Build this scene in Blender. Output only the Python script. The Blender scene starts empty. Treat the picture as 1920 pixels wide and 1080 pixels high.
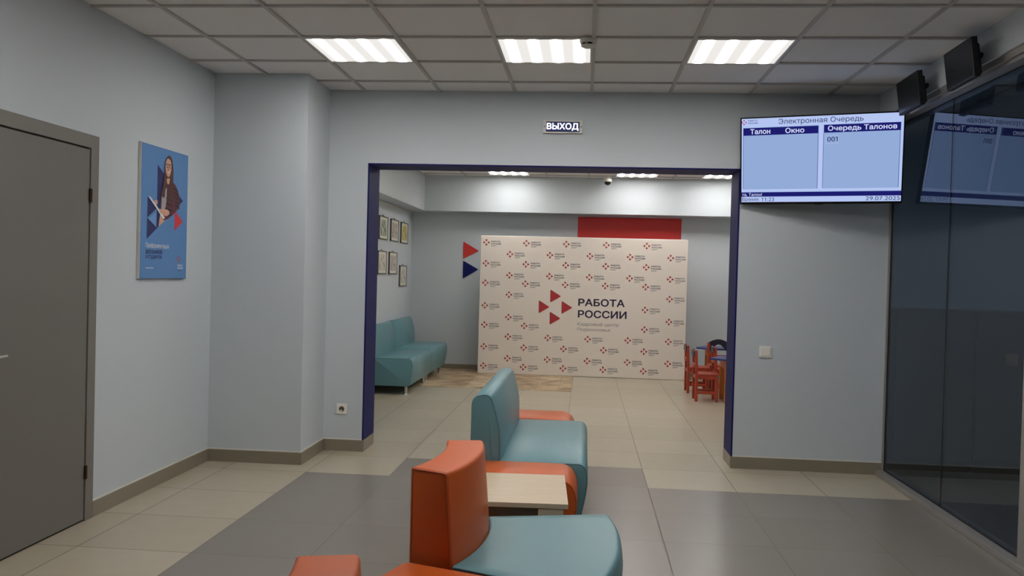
import bpy, bmesh, math, random
from mathutils import Vector, Matrix
PI = math.pi
random.seed(7)
S = bpy.context.scene
COL = S.collection

# ------------------------------------------------------------------ camera
F_PX, YAW, PITCH, ROLL, CAM_H = 1602.14, -0.08516, -0.01592, 0.02638, 1.4511
cy, sy, cp, sp = math.cos(YAW), math.sin(YAW), math.cos(PITCH), math.sin(PITCH)
fw = Vector((sy*cp, cy*cp, sp)); rt = Vector((cy, -sy, 0)); up = rt.cross(fw)
cr, sr = math.cos(ROLL), math.sin(ROLL)
r2 = rt*cr + up*sr; u2 = -rt*sr + up*cr
cam_d = bpy.data.cameras.new('camera'); cam = bpy.data.objects.new('camera', cam_d)
cam_d.sensor_width = 36; cam_d.lens = 36*F_PX/1920; cam_d.clip_start = .02
cam.matrix_world = Matrix(((r2.x, u2.x, -fw.x, 0), (r2.y, u2.y, -fw.y, 0), (r2.z, u2.z, -fw.z, CAM_H), (0, 0, 0, 1)))
COL.objects.link(cam); S.camera = cam

# ------------------------------------------------------------------ world, exposure
W = bpy.data.worlds.new('world'); S.world = W; W.use_nodes = True
W.node_tree.nodes['Background'].inputs[0].default_value = (.5, .6, .75, 1)
W.node_tree.nodes['Background'].inputs[1].default_value = .02
S.view_settings.view_transform = 'Standard'; S.view_settings.look = 'None'
S.view_settings.gamma = 1; S.view_settings.use_curve_mapping = False
S.view_settings.exposure = 0.0
LAMP = 57.0          # strength of the ceiling panels' tubes
S.cycles.max_bounces = 10; S.cycles.transparent_max_bounces = 12
S.cycles.sample_clamp_indirect = 6
S.cycles.use_denoising = True

# ------------------------------------------------------------------ materials
def srgb(r, g, b):
    f = lambda c: (c/255/12.92) if c/255 <= .04045 else ((c/255+.055)/1.055)**2.4
    return (f(r), f(g), f(b), 1)
def mat(name, col, rough=.5, metal=0, bump=0, bscale=200, spec=.5, vary=0, vscale=6, emit=None, estr=0, coat=0):
    m = bpy.data.materials.new(name); m.use_nodes = True
    nt = m.node_tree; p = nt.nodes['Principled BSDF']
    p.inputs['Base Color'].default_value = col; p.inputs['Roughness'].default_value = rough
    p.inputs['Metallic'].default_value = metal; p.inputs['Specular IOR Level'].default_value = spec
    p.inputs['Coat Weight'].default_value = coat
    if emit: p.inputs['Emission Color'].default_value = emit; p.inputs['Emission Strength'].default_value = estr
    tc = nt.nodes.new('ShaderNodeTexCoord')
    if bump:
        n = nt.nodes.new('ShaderNodeTexNoise'); n.inputs['Scale'].default_value = bscale; n.inputs['Detail'].default_value = 3
        b = nt.nodes.new('ShaderNodeBump'); b.inputs['Strength'].default_value = bump; b.inputs['Distance'].default_value = .002
        nt.links.new(tc.outputs['Object'], n.inputs['Vector']); nt.links.new(n.outputs['Fac'], b.inputs['Height'])
        nt.links.new(b.outputs['Normal'], p.inputs['Normal'])
    if vary:
        n = nt.nodes.new('ShaderNodeTexNoise'); n.inputs['Scale'].default_value = vscale; n.inputs['Detail'].default_value = 4
        x = nt.nodes.new('ShaderNodeMix'); x.data_type = 'RGBA'
        x.inputs[6].default_value = tuple(c*(1-vary) for c in col[:3])+(1,); x.inputs[7].default_value = tuple(min(1, c*(1+vary)) for c in col[:3])+(1,)
        nt.links.new(tc.outputs['Object'], n.inputs['Vector']); nt.links.new(n.outputs['Fac'], x.inputs[0])
        nt.links.new(x.outputs[2], p.inputs['Base Color'])
    return m
class NG:      # tiny helper to chain math nodes
    def __init__(s, nt): s.nt = nt
    def m(s, op, a, b=None, c=None):
        n = s.nt.nodes.new('ShaderNodeMath'); n.operation = op
        for i, v in enumerate((a, b, c)):
            if v is None: continue
            if isinstance(v, (int, float)): n.inputs[i].default_value = v
            else: s.nt.links.new(v, n.inputs[i])
        return n.outputs[0]
    def mix(s, f, a, b):
        n = s.nt.nodes.new('ShaderNodeMix'); n.data_type = 'RGBA'
        if isinstance(f, (int, float)): n.inputs[0].default_value = f
        else: s.nt.links.new(f, n.inputs[0])
        for i, v in ((6, a), (7, b)):
            if isinstance(v, tuple): n.inputs[i].default_value = v
            else: s.nt.links.new(v, n.inputs[i])
        return n.outputs[2]

GX, GY, GW, GH = -2.555, 3.555, .605, .5976      # floor tile grid: origin and pitch
def floor_mat():
    m = bpy.data.materials.new('porcelain floor tiles'); m.use_nodes = True; nt = m.node_tree; g = NG(nt)
    p = nt.nodes['Principled BSDF']; geo = nt.nodes.new('ShaderNodeNewGeometry'); sx = nt.nodes.new('ShaderNodeSeparateXYZ')
    nt.links.new(geo.outputs['Position'], sx.inputs[0]); X, Y = sx.outputs[0], sx.outputs[1]
    u = g.m('DIVIDE', g.m('SUBTRACT', X, GX), GW); v = g.m('DIVIDE', g.m('SUBTRACT', Y, GY), GH)
    def line(t, w):
        fr = g.m('FRACT', g.m('ADD', t, .5)); return g.m('LESS_THAN', g.m('ABSOLUTE', g.m('SUBTRACT', fr, .5)), w)
    grout = g.m('MAXIMUM', line(u, .0042), line(v, .0042))
    d1 = g.m('MULTIPLY', g.m('GREATER_THAN', u, 1), g.m('LESS_THAN', v, 4))
    d2 = g.m('MULTIPLY', g.m('MULTIPLY', g.m('GREATER_THAN', u, 2), g.m('LESS_THAN', u, 5)), g.m('LESS_THAN', v, 5))
    dark = g.m('MAXIMUM', d1, d2)
    # each tile slightly different
    wn = nt.nodes.new('ShaderNodeTexWhiteNoise'); wn.noise_dimensions = '2D'; cb = nt.nodes.new('ShaderNodeCombineXYZ')
    nt.links.new(g.m('FLOOR', u), cb.inputs[0]); nt.links.new(g.m('FLOOR', v), cb.inputs[1]); nt.links.new(cb.outputs[0], wn.inputs['Vector'])
    light = g.mix(wn.outputs['Value'], srgb(182, 172, 152), srgb(188, 178, 159))
    darkc = g.mix(wn.outputs['Value'], srgb(132, 127, 119), srgb(137, 131, 124))
    c = g.mix(dark, light, darkc)
    n = nt.nodes.new('ShaderNodeTexNoise'); n.inputs['Scale'].default_value = 9; n.inputs['Detail'].default_value = 6
    nt.links.new(geo.outputs['Position'], n.inputs['Vector'])
    c = g.mix(g.m('MULTIPLY', n.outputs['Fac'], .12), c, srgb(120, 110, 95))
    c = g.mix(grout, c, srgb(84, 76, 64))
    nt.links.new(c, p.inputs['Base Color'])
    nt.links.new(g.m('ADD', .27, g.m('MULTIPLY', grout, .4)), p.inputs['Roughness'])
    b = nt.nodes.new('ShaderNodeBump'); b.inputs['Strength'].default_value = .3; b.inputs['Distance'].default_value = .002; b.invert = True
    nt.links.new(grout, b.inputs['Height']); nt.links.new(b.outputs['Normal'], p.inputs['Normal'])
    return m
def wood_floor_mat():
    m = bpy.data.materials.new('wood-look floor planks'); m.use_nodes = True; nt = m.node_tree; g = NG(nt)
    p = nt.nodes['Principled BSDF']; tc = nt.nodes.new('ShaderNodeTexCoord')
    br = nt.nodes.new('ShaderNodeTexBrick'); br.inputs['Scale'].default_value = 1; br.inputs['Brick Width'].default_value = 1.2; br.inputs['Row Height'].default_value = .3
    br.inputs['Mortar Size'].default_value = .0025; br.inputs['Color1'].default_value = srgb(208, 188, 156); br.inputs['Color2'].default_value = srgb(190, 164, 128); br.inputs['Mortar'].default_value = srgb(120, 98, 74)
    mp = nt.nodes.new('ShaderNodeMapping'); mp.inputs['Rotation'].default_value = (0, 0, PI/2)
    nt.links.new(tc.outputs['Object'], mp.inputs[0]); nt.links.new(mp.outputs[0], br.inputs['Vector'])
    n = nt.nodes.new('ShaderNodeTexNoise'); n.inputs['Scale'].default_value = 3.2; n.inputs['Detail'].default_value = 8; n.inputs['Distortion'].default_value = .8
    nt.links.new(tc.outputs['Object'], n.inputs['Vector'])
    rmp = nt.nodes.new('ShaderNodeValToRGB'); rmp.color_ramp.elements[0].position = .4; rmp.color_ramp.elements[1].position = .66
    nt.links.new(n.outputs['Fac'], rmp.inputs[0])
    c = g.mix(g.m('MULTIPLY', rmp.outputs[0], .9), br.outputs['Color'], srgb(126, 98, 68))
    nt.links.new(c, p.inputs['Base Color']); p.inputs['Roughness'].default_value = .4
    return m
def wood_mat(name, c1, c2, scale=3, axis=(1, 14, 14), rough=.4):
    m = bpy.data.materials.new(name); m.use_nodes = True; nt = m.node_tree; g = NG(nt)
    p = nt.nodes['Principled BSDF']; tc = nt.nodes.new('ShaderNodeTexCoord'); mp = nt.nodes.new('ShaderNodeMapping'); mp.inputs['Scale'].default_value = axis
    n = nt.nodes.new('ShaderNodeTexNoise'); n.inputs['Scale'].default_value = scale; n.inputs['Detail'].default_value = 6; n.inputs['Distortion'].default_value = .4
    nt.links.new(tc.outputs['Object'], mp.inputs[0]); nt.links.new(mp.outputs[0], n.inputs['Vector'])
    nt.links.new(g.mix(n.outputs['Fac'], c1, c2), p.inputs['Base Color']); p.inputs['Roughness'].default_value = rough
    return m
def lamp_mat():
    m = bpy.data.materials.new('prismatic diffuser over four tubes'); m.use_nodes = True; nt = m.node_tree; g = NG(nt)
    nt.nodes.remove(nt.nodes['Principled BSDF']); tc = nt.nodes.new('ShaderNodeTexCoord'); sx = nt.nodes.new('ShaderNodeSeparateXYZ')
    nt.links.new(tc.outputs['Generated'], sx.inputs[0])
    s = g.m('SUBTRACT', .5, g.m('MULTIPLY', .5, g.m('COSINE', g.m('MULTIPLY', sx.outputs[0], 8*PI))))
    e = nt.nodes.new('ShaderNodeEmission'); e.inputs[0].default_value = (1, .968, .93, 1)
    nt.links.new(g.m('ADD', .86, g.m('MULTIPLY', g.m('POWER', s, 7), LAMP)), e.inputs[1])
    nt.links.new(e.outputs[0], nt.nodes['Material Output'].inputs[0])
    return m
def emis(name, col, st=1):
    m = bpy.data.materials.new(name); m.use_nodes = True; nt = m.node_tree
    nt.nodes.remove(nt.nodes['Principled BSDF']); e = nt.nodes.new('ShaderNodeEmission'); e.inputs[0].default_value = col; e.inputs[1].default_value = st
    nt.links.new(e.outputs[0], nt.nodes['Material Output'].inputs[0]); return m
def glass_mat():
    m = bpy.data.materials.new('dark tinted glass'); m.use_nodes = True; nt = m.node_tree
    nt.nodes.remove(nt.nodes['Principled BSDF'])
    tr = nt.nodes.new('ShaderNodeBsdfTransparent'); tr.inputs[0].default_value = (.36, .43, .52, 1)
    gl = nt.nodes.new('ShaderNodeBsdfGlossy'); gl.inputs['Roughness'].default_value = 0; gl.inputs[0].default_value = (.86, .93, 1, 1)
    fr = nt.nodes.new('ShaderNodeFresnel'); gm = nt.nodes.new('ShaderNodeNewGeometry'); g = NG(nt)   # exit faces see the inverse index, so that the thin pane never reflects totally
    nt.links.new(g.m('SUBTRACT', 1.52, g.m('MULTIPLY', gm.outputs['Backfacing'], 1.52-1/1.52)), fr.inputs[0])
    mx = nt.nodes.new('ShaderNodeMixShader')
    nt.links.new(fr.outputs[0], mx.inputs[0]); nt.links.new(tr.outputs[0], mx.inputs[1]); nt.links.new(gl.outputs[0], mx.inputs[2])
    nt.links.new(mx.outputs[0], nt.nodes['Material Output'].inputs[0]); return m

M = dict(
 wall=mat('light blue-grey wall paint', srgb(201, 208, 213), .75, bump=.05, bscale=350),
 ceil=mat('mineral ceiling tile', srgb(244, 242, 240), .9, bump=.15, bscale=500),
 bar=mat('ceiling grid bar with painted shade', srgb(198, 194, 190), .6, bump=.02),  # bars coloured darker than the tiles to stand in for their shading
 white=mat('white plastic', srgb(226, 222, 214), .4, bump=.02),
 base=mat('grey-brown plinth tile', srgb(138, 129, 112), .35, vary=.05),
 navy=mat('navy blue paint', srgb(24, 30, 92), .6, bump=.02, spec=.15),
 door=mat('grey laminate door', srgb(116, 112, 107), .5, vary=.03, vscale=3),
 frame=mat('grey door frame', srgb(122, 118, 112), .5, bump=.02),
 black=mat('black gap', srgb(16, 15, 14), .7, bump=.01),
 bronze=mat('dark bronze hinge', srgb(70, 52, 42), .4, .7, bump=.02),
 teal=mat('teal leatherette', srgb(97, 141, 149), .36, bump=.10, bscale=420, vary=.03, spec=.5),
 tealp=mat('dark teal piping', srgb(84, 124, 132), .42, bump=.05),
 orange=mat('orange leatherette', srgb(200, 92, 34), .42, bump=.10, bscale=420, vary=.03, spec=.36),
 orangep=mat('dark orange piping', srgb(176, 78, 34), .45, bump=.05),
 chrome=mat('brushed chrome', srgb(200, 200, 200), .25, 1, bump=.02),
 oak=wood_mat('pale oak laminate', srgb(218, 199, 172), srgb(198, 178, 150), 4, (2, 16, 16)),
 oakd=wood_mat('brown ash laminate', srgb(166, 146, 122), srgb(138, 118, 98), 4, (10, 10, 1)),
 kid=wood_mat('orange-red stained wood', srgb(182, 70, 42), srgb(148, 50, 30), 4, (8, 8, 1)),
 kid2=wood_mat('orange stained wood panel', srgb(206, 122, 56), srgb(186, 102, 42), 3, (8, 8, 1)),
 kblue=mat('blue painted table top', srgb(52, 62, 122), .35, bump=.02),
 kdark=mat('dark navy painted slat', srgb(30, 30, 52), .4, bump=.02),
 back=mat('white press wall fabric', srgb(243, 233, 222), .7, bump=.04, bscale=600),
 red=mat('red paint', srgb(202, 46, 42), .5, bump=.02),
 pred=mat('print red', srgb(178, 48, 54), .6, bump=.01), pnavy=mat('print dark navy', srgb(38, 30, 66), .6, bump=.01),
 pgrey=mat('print grey', srgb(146, 138, 142), .6, bump=.01),
 tvb=mat('glossy black plastic', srgb(14, 14, 16), .25, bump=.01),
 mon=mat('matt black plastic', srgb(20, 20, 21), .55, bump=.03),
 dgrey=mat('dark grey steel', srgb(70, 70, 72), .45, .6, bump=.02),
 alu=mat('satin aluminium', srgb(172, 168, 163), .4, .5, bump=.03),
 cab=mat('grey laminate cabinet', srgb(92, 86, 82), .45, vary=.04, vscale=3),
 cabd=mat('dark plinth board', srgb(18, 18, 20), .5, bump=.02),
 poster=mat('blue poster print', srgb(92, 140, 196), .45, bump=.01),
 pnv=mat('poster navy', srgb(36, 36, 96), .45, bump=.01), plb=mat('poster pale blue', srgb(112, 160, 214), .45, bump=.01),
 pr=mat('poster red', srgb(214, 52, 56), .45, bump=.01), pw=mat('poster white', srgb(232, 236, 240), .45, bump=.01),
 skin=mat('poster skin tone', srgb(222, 170, 146), .45, bump=.01), hair=mat('poster brown hair', srgb(84, 54, 44), .45, bump=.01),
 jack=mat('poster maroon cloth', srgb(98, 48, 58), .45, bump=.01), jack2=mat('poster dark stripe', srgb(46, 30, 44), .45, bump=.01), shirt=mat('poster grey cloth', srgb(170, 168, 168), .45, bump=.01),
 picf=mat('thin brown picture edge', srgb(92, 88, 76), .5, bump=.02), paper=mat('cream paper mount', srgb(222, 220, 206), .7, bump=.02),
 socket=mat('cream socket plastic', srgb(240, 236, 228), .4, bump=.02), sockd=mat('brown socket well', srgb(96, 82, 66), .5, bump=.02),
 glass=glass_mat(), lamp=lamp_mat(), floor=floor_mat(), wood=wood_floor_mat(),
 sbg=emis('screen blue', (.29, .405, .68, 1), 1), stop=emis('screen pale blue', (.46, .56, .88, 1), 1), snavy=emis('screen navy', (.012, .012, .15, 1), 1),
 stxt=emis('screen dark text', (.03, .04, .12, 1), 1), swht=emis('screen white text', (.62, .68, .95, 1), 1), sred=emis('screen red', (.42, .05, .16, 1), 1), sline=emis('screen grey line', (.10, .14, .36, 1), 1),
 xon=emis('lit sign letters', (.86, .88, 1, 1), 1.6), xbg=emis('dim sign panel', (.03, .035, .085, 1), 1),
)

# ------------------------------------------------------------------ mesh helpers
class MB:
    def __init__(s): s.bm = bmesh.new(); s.mats = []
    def mi(s, m):
        if m not in s.mats: s.mats.append(m)
        return s.mats.index(m)
    def face(s, pts, m):
        f = s.bm.faces.new([s.bm.verts.new(p) for p in pts]); f.material_index = s.mi(m); return s
    def box(s, a, b, m, bev=0, rot=None, piv=None):
        x0, y0, z0 = a; x1, y1, z1 = b
        t = bmesh.ops.create_cube(s.bm, size=1); vs = t['verts']
        for v in vs: v.co = Vector(((x0+x1)/2+v.co.x*(x1-x0), (y0+y1)/2+v.co.y*(y1-y0), (z0+z1)/2+v.co.z*(z1-z0)))
        es = {e for v in vs for e in v.link_edges}; fs = {f for v in vs for f in v.link_faces}
        k = s.mi(m)
        for f in fs: f.material_index = k
        if bev:
            r = bmesh.ops.bevel(s.bm, geom=list(es), offset=bev, segments=2, affect='EDGES', profile=.5)
            for f in r['faces']: f.material_index = k
            vs = list({v for f in list(r['faces']) for v in f.verts})
            seen = set(vs); st = list(vs)
            while st:
                q = st.pop()
                for e in q.link_edges:
                    o = e.other_vert(q)
                    if o not in seen: seen.add(o); st.append(o)
            vs = list(seen)
        if rot is not None:
            p = Vector(piv) if piv else Vector(((x0+x1)/2, (y0+y1)/2, (z0+z1)/2))
            for v in vs: v.co = p + rot @ (v.co-p)
        return s
    def cyl(s, a, b, r1, m, r2=None, n=20, cap=True):
        a, b = Vector(a), Vector(b); r2 = r1 if r2 is None else r2
        d = (b-a).normalized(); q = d.to_track_quat('Z', 'Y').to_matrix()
        k = s.mi(m); A, B = [], []
        for i in range(n):
            c, t = math.cos(2*PI*i/n), math.sin(2*PI*i/n)
            A.append(s.bm.verts.new(a+q@Vector((c*r1, t*r1, 0)))); B.append(s.bm.verts.new(b+q@Vector((c*r2, t*r2, 0))))
        for i in range(n):
            s.bm.faces.new((A[i], A[(i+1) % n], B[(i+1) % n], B[i])).material_index = k
        if cap:
            s.bm.faces.new(A[::-1]).material_index = k; s.bm.faces.new(B).material_index = k
        return s
    def lathe(s, prof, m, n=28, c=(0, 0, 0)):
        k = s.mi(m); rings = []
        for r, z in prof:
            rings.append([s.bm.verts.new((c[0]+r*math.cos(2*PI*i/n), c[1]+r*math.sin(2*PI*i/n), c[2]+z)) for i in range(n)])
        for a, b in zip(rings, rings[1:]):
            for i in range(n): s.bm.faces.new((a[i], a[(i+1) % n], b[(i+1) % n], b[i])).material_index = k
        s.bm.faces.new(rings[0][::-1]).material_index = k; s.bm.faces.new(rings[-1]).material_index = k
        return s
    def tube(s, pts, r, m, n=8, closed=False):
        pts = [Vector(p) for p in pts]; k = s.mi(m); rings = []; N = len(pts)
        for i, p in enumerate(pts):
            a = pts[(i-1) % N] if (closed or i) else p; b = pts[(i+1) % N] if (closed or i < N-1) else p
            d = (b-a).normalized(); x = d.cross(Vector((0, 0, 1)))
            if x.length < .05: x = d.cross(Vector((1, 0, 0)))
            x.normalize(); y = d.cross(x)
            rings.append([s.bm.verts.new(p+x*r*math.cos(2*PI*j/n)+y*r*math.sin(2*PI*j/n)) for j in range(n)])
        for i in range(N if closed else N-1):
            a, b = rings[i], rings[(i+1) % N]
            for j in range(n): s.bm.faces.new((a[j], a[(j+1) % n], b[(j+1) % n], b[j])).material_index = k
        if not closed:
            s.bm.faces.new(rings[0][::-1]).material_index = k; s.bm.faces.new(rings[-1]).material_index = k
        return s
    def prism(s, poly, f, t, m, mside=None):      # poly of 2D points; f maps (a,b,depth) to 3D
        k = s.mi(m); ks = s.mi(mside or m)
        A = [s.bm.verts.new(f(a, b, 0)) for a, b in poly]; B = [s.bm.verts.new(f(a, b, t)) for a, b in poly]
        n = len(poly)
        s.bm.faces.new(A[::-1]).material_index = ks; s.bm.faces.new(B).material_index = k
        for i in range(n): s.bm.faces.new((A[i], A[(i+1) % n], B[(i+1) % n], B[i])).material_index = ks
        return s
    def loft(s, rings, m):
        k = s.mi(m); R = [[s.bm.verts.new(p) for p in r] for r in rings]; n = len(R[0])
        for a, b in zip(R, R[1:]):
            for i in range(n): s.bm.faces.new((a[i], a[(i+1) % n], b[(i+1) % n], b[i])).material_index = k
        s.bm.faces.new(R[0][::-1]).material_index = k; s.bm.faces.new(R[-1]).material_index = k
        return s
    def build(s, name, parent=None, smooth=None, mw=None):
        bmesh.ops.recalc_face_normals(s.bm, faces=s.bm.faces[:])
        me = bpy.data.meshes.new(name); s.bm.to_mesh(me); s.bm.free()
        for m in s.mats: me.materials.append(m)
        if smooth:
            for p in me.polygons: p.use_smooth = len(p.vertices) < 20
            me.set_sharp_from_angle(angle=math.radians(smooth))
        o = bpy.data.objects.new(name, me); COL.objects.link(o)
        if mw is not None: o.matrix_local = mw
        if parent: o.parent = parent
        return o
def thing(name, label, cat, loc=(0, 0, 0), rz=0, group=None, mw=None):
    o = bpy.data.objects.new(name, None); COL.objects.link(o); o.empty_display_size = .1
    if mw is not None: o.matrix_world = mw
    else: o.location = loc; o.rotation_euler = (0, 0, rz)
    return tag(o, label, cat, group)
def tag(o, label, cat, group=None):
    o['label'] = label; o['category'] = cat
    if group: o['group'] = group
    return o
def struct(o): o['kind'] = 'structure'; return o
def dup(root, label=None, loc=None, rz=None, group=None):
    r = root.copy(); COL.objects.link(r)
    if loc is not None: r.location = loc
    if rz is not None: r.rotation_euler = (0, 0, rz)
    if label: r['label'] = label
    if group: r['group'] = group
    for ch in list(root.children):
        c = ch.copy(); COL.objects.link(c); c.parent = r
        for g in list(ch.children):
            d = g.copy(); COL.objects.link(d); d.parent = c
    return r
from mathutils.geometry import interpolate_bezier
def poly_area(p): return .5*sum(p[i][0]*p[(i+1) % len(p)][1]-p[(i+1) % len(p)][0]*p[i][1] for i in range(len(p)))
def inside(q, p):
    c = False
    for i in range(len(p)):
        a, b = p[i-1], p[i]
        if (a[1] > q[1]) != (b[1] > q[1]) and q[0] < (b[0]-a[0])*(q[1]-a[1])/(b[1]-a[1])+a[0]: c = not c
    return c
GLYPHS = {}
def glyph_quads(body, bold, rows):
    """a line of lettering as thin quads in the unit square (letter outlines filled by winding number, so crossing outlines stay solid)"""
    key = (body, bold, rows)
    if key in GLYPHS: return GLYPHS[key]
    c = bpy.data.curves.new('glyphs', 'FONT'); c.body = body
    o = bpy.data.objects.new('glyphs', c); COL.objects.link(o)
    dg = bpy.context.evaluated_depsgraph_get(); dg.update()
    cu = o.evaluated_get(dg).to_curve(dg); loops = []
    for sp in cu.splines:
        bp = sp.bezier_points; pts = []
        for k in range(len(bp)):
            a, b = bp[k], bp[(k+1) % len(bp)]
            pts += [(p[0], p[1]) for p in interpolate_bezier(a.co, a.handle_right, b.handle_left, b.co, 7)[:-1]]
        if len(pts) > 2: loops.append(pts)
        if '1' in body and len(bp) == 4 and abs(max(p.co.y for p in bp)-.68) < .02 and max(p.co.x for p in bp)-min(p.co.x for p in bp) < .13:
            x = min(p.co.x for p in bp); fl = [(x+.09, .68), (x+.01, .68), (x-.15, .575), (x-.15, .485), (x+.01, .585), (x+.09, .585)]      # the digit one gets its flag
            loops.append(fl if poly_area(fl)*poly_area(pts) > 0 else fl[::-1])
    bpy.data.objects.remove(o); bpy.data.curves.remove(c)
    sg = math.copysign(1, poly_area(max(loops, key=lambda p: abs(poly_area(p)))))
    fixed = []
    for p in loops:                                       # a loop of the other direction that lies in no letter is no hole: turn it round
        if poly_area(p)*sg < 0 and not any(t is not p and poly_area(t)*sg > 0 and abs(poly_area(t)) > abs(poly_area(p)) and inside(p[0], t) for t in loops): p = p[::-1]
        fixed.append(p)
    if bold:
        d = bold*.7; fixed = [[(x+dx, y+dy) for x, y in p] for dx, dy in ((bold, 0), (-bold, 0), (0, bold), (0, -bold), (d, d), (d, -d), (-d, d), (-d, -d)) for p in fixed]
    xs = [q[0] for p in fixed for q in p]; ys = [q[1] for p in fixed for q in p]
    ax, bx, ay, by = min(xs), max(xs), min(ys), max(ys)
    edges = [(p[i-1], p[i]) for p in fixed for i in range(len(p)) if p[i-1][1] != p[i][1]]
    def spans(y):
        hit = sorted((a[0]+(b[0]-a[0])*(y-a[1])/(b[1]-a[1]), 1 if b[1] > a[1] else -1) for a, b in edges if (a[1] > y) != (b[1] > y))
        out, w, x0 = [], 0, 0
        for x, dd in hit:
            if w == 0: x0 = x
            w += dd
            if w == 0 and x-x0 > 1e-5: out.append((x0, x))
        return out
    quads = []; e = (by-ay)*1e-4
    Y = [ay+(by-ay)*k/rows for k in range(rows+1)]
    nx = lambda x: (x-ax)/(bx-ax)
    for k in range(rows):
        lo, hi, md = spans(Y[k]+e), spans(Y[k+1]-e), spans((Y[k]+Y[k+1])/2)
        if not (len(lo) == len(hi) == len(md)) or any(abs(l[0]+h[0]-2*q[0])+abs(l[1]+h[1]-2*q[1]) > .03 for l, h, q in zip(lo, hi, md)): lo = hi = md
        for l, h in zip(lo, hi): quads.append(((nx(l[0]), k/rows), (nx(l[1]), k/rows), (nx(h[1]), (k+1)/rows), (nx(h[0]), (k+1)/rows)))
    GLYPHS[key] = quads
    return quads
def text_into(mb, body, m, place, x0, x1, y0, y1, bold=0, rows=72):
    """lettering laid into the rectangle x0..x1, y0..y1; place(x, y) -> 3D; bold swells the strokes"""
    k = mb.mi(m)
    for q in glyph_quads(body, bold, rows):
        f = mb.bm.faces.new([mb.bm.verts.new(place(x0+u*(x1-x0), y0+v*(y1-y0))) for u, v in q]); f.material_index = k
    bmesh.ops.remove_doubles(mb.bm, verts=mb.bm.verts[:], dist=1e-6) if rows > 60 else None
def rounded(poly, n=5):      # poly of (x, y, r): corner rounding with quadratic arcs
    out = []; N = len(poly)
    for i, (x, y, r) in enumerate(poly):
        p = Vector((x, y)); a = Vector(poly[i-1][:2]); b = Vector(poly[(i+1) % N][:2])
        if r <= 0: out.append((x, y)); continue
        ra = min(r, (a-p).length*.49); rb = min(r, (b-p).length*.49)
        s = p+(a-p).normalized()*ra; e = p+(b-p).normalized()*rb
        for j in range(n+1):
            t = j/n; q = s*(1-t)**2+p*2*t*(1-t)+e*t*t; out.append((q.x, q.y))
    return out
def offset(poly, d):         # inward offset of a counter-clockwise or clockwise loop
    N = len(poly); area = sum(poly[i][0]*poly[(i+1) % N][1]-poly[(i+1) % N][0]*poly[i][1] for i in range(N))
    sg = 1 if area > 0 else -1; out = []
    for i in range(N):
        a, p, b = Vector(poly[i-1]), Vector(poly[i]), Vector(poly[(i+1) % N])
        d1 = (p-a); d2 = (b-p)
        if d1.length < 1e-6: d1 = d2
        if d2.length < 1e-6: d2 = d1
        t = (d1.normalized()+d2.normalized()); t = t.normalized() if t.length > 1e-6 else d1.normalized()
        nrm = Vector((-t.y, t.x))*sg; out.append(tuple(p+nrm*d))
    return out

# ------------------------------------------------------------------ room shell
LX, FY, CZ = -2.78, 6.71, 2.878       # left wall, front wall, ceiling height
OX0, OX1, OZ = -1.75, 1.169, 2.309    # opening in the front wall
BY, BX = 12.83, -2.647                # far room: back wall, left wall
YB = -3.6
struct(MB().box((LX-.2, YB-.2, -.12), (5.3, BY+.2, 0), M['floor']).build('floor'))
struct(MB().box((BX, 10.70, 0), (-.14, BY, .003), M['wood']).build('floor'))
cm = MB(); cm.box((LX-.2, YB-.2, CZ+.011), (5.3, BY+.2, CZ+.12), M['ceil'])
x = -2.388-.6*1
while x < 5.3:
    cm.box((x-.012, YB, CZ), (x+.012, BY, CZ+.012), M['bar']); x += .6
for Y0, Y1, y in ((YB, FY, 4.564-.6*13), (7.04, BY, 12.25-.6*8)):
    while y < Y1:
        cm.box((LX, y-.012, CZ-.0005), (3.3, y+.012, CZ+.0115), M['bar']); y += .6
struct(cm.build('ceiling'))
struct(MB().box((LX-.15, YB-.15, 0), (LX, 7.04, CZ+.01), M['wall']).build('wall_left'))
struct(MB().box((LX, 6.157, 0), (-2.068, 7.04, CZ+.01), M['wall']).build('wall_column'))
fwm = MB()
fwm.box((-2.068, FY, 0), (OX0, 7.04, CZ+.01), M['wall'])
fwm.box((OX1, FY, 0), (2.30, 7.04, CZ+.01), M['wall'])
fwm.box((OX0, FY, OZ), (OX1, 7.04, CZ+.01), M['wall'])
struct(fwm.build('wall_front'))
tr = MB(); e = .012
tr.box((OX0, FY-.002, .09), (OX0+e, 7.045, OZ), M['navy']); tr.box((OX1-e, FY-.002, .09), (OX1, 7.045, OZ), M['navy'])
tr.box((OX0, FY-.002, OZ-e), (OX1, 7.045, OZ), M['navy'])
struct(tr.build('trim_1'))
struct(MB().box((BX-.15, 7.04, 0), (BX, BY+.15, CZ+.01), M['wall']).build('wall_far_left'))
struct(MB().box((BX, BY, 0), (3.35, BY+.15, CZ+.01), M['wall']).build('wall_far'))
struct(MB().box((3.2, 7.45, 0), (3.35, BY, CZ+.01), M['wall']).build('wall_far_right'))
struct(MB().box((LX-.15, YB-.15, 0), (5.3, YB, CZ+.01), M['wall']).build('wall_rear'))
struct(MB().box((BX, 7.05, 2.362), (-2.40, BY, CZ+.01), M['wall']).build('trim_2'))         # boxed beam on the left
struct(MB().box((-2.40, 12.50, 2.362), (3.2, BY, CZ+.01), M['wall']).build('trim_3'))       # boxed beam along the back
struct(MB().box((BX, 7.05, 2.325), (BX+.012, BY, 2.345), M['white'], .003).build('trim_4'))
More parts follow.
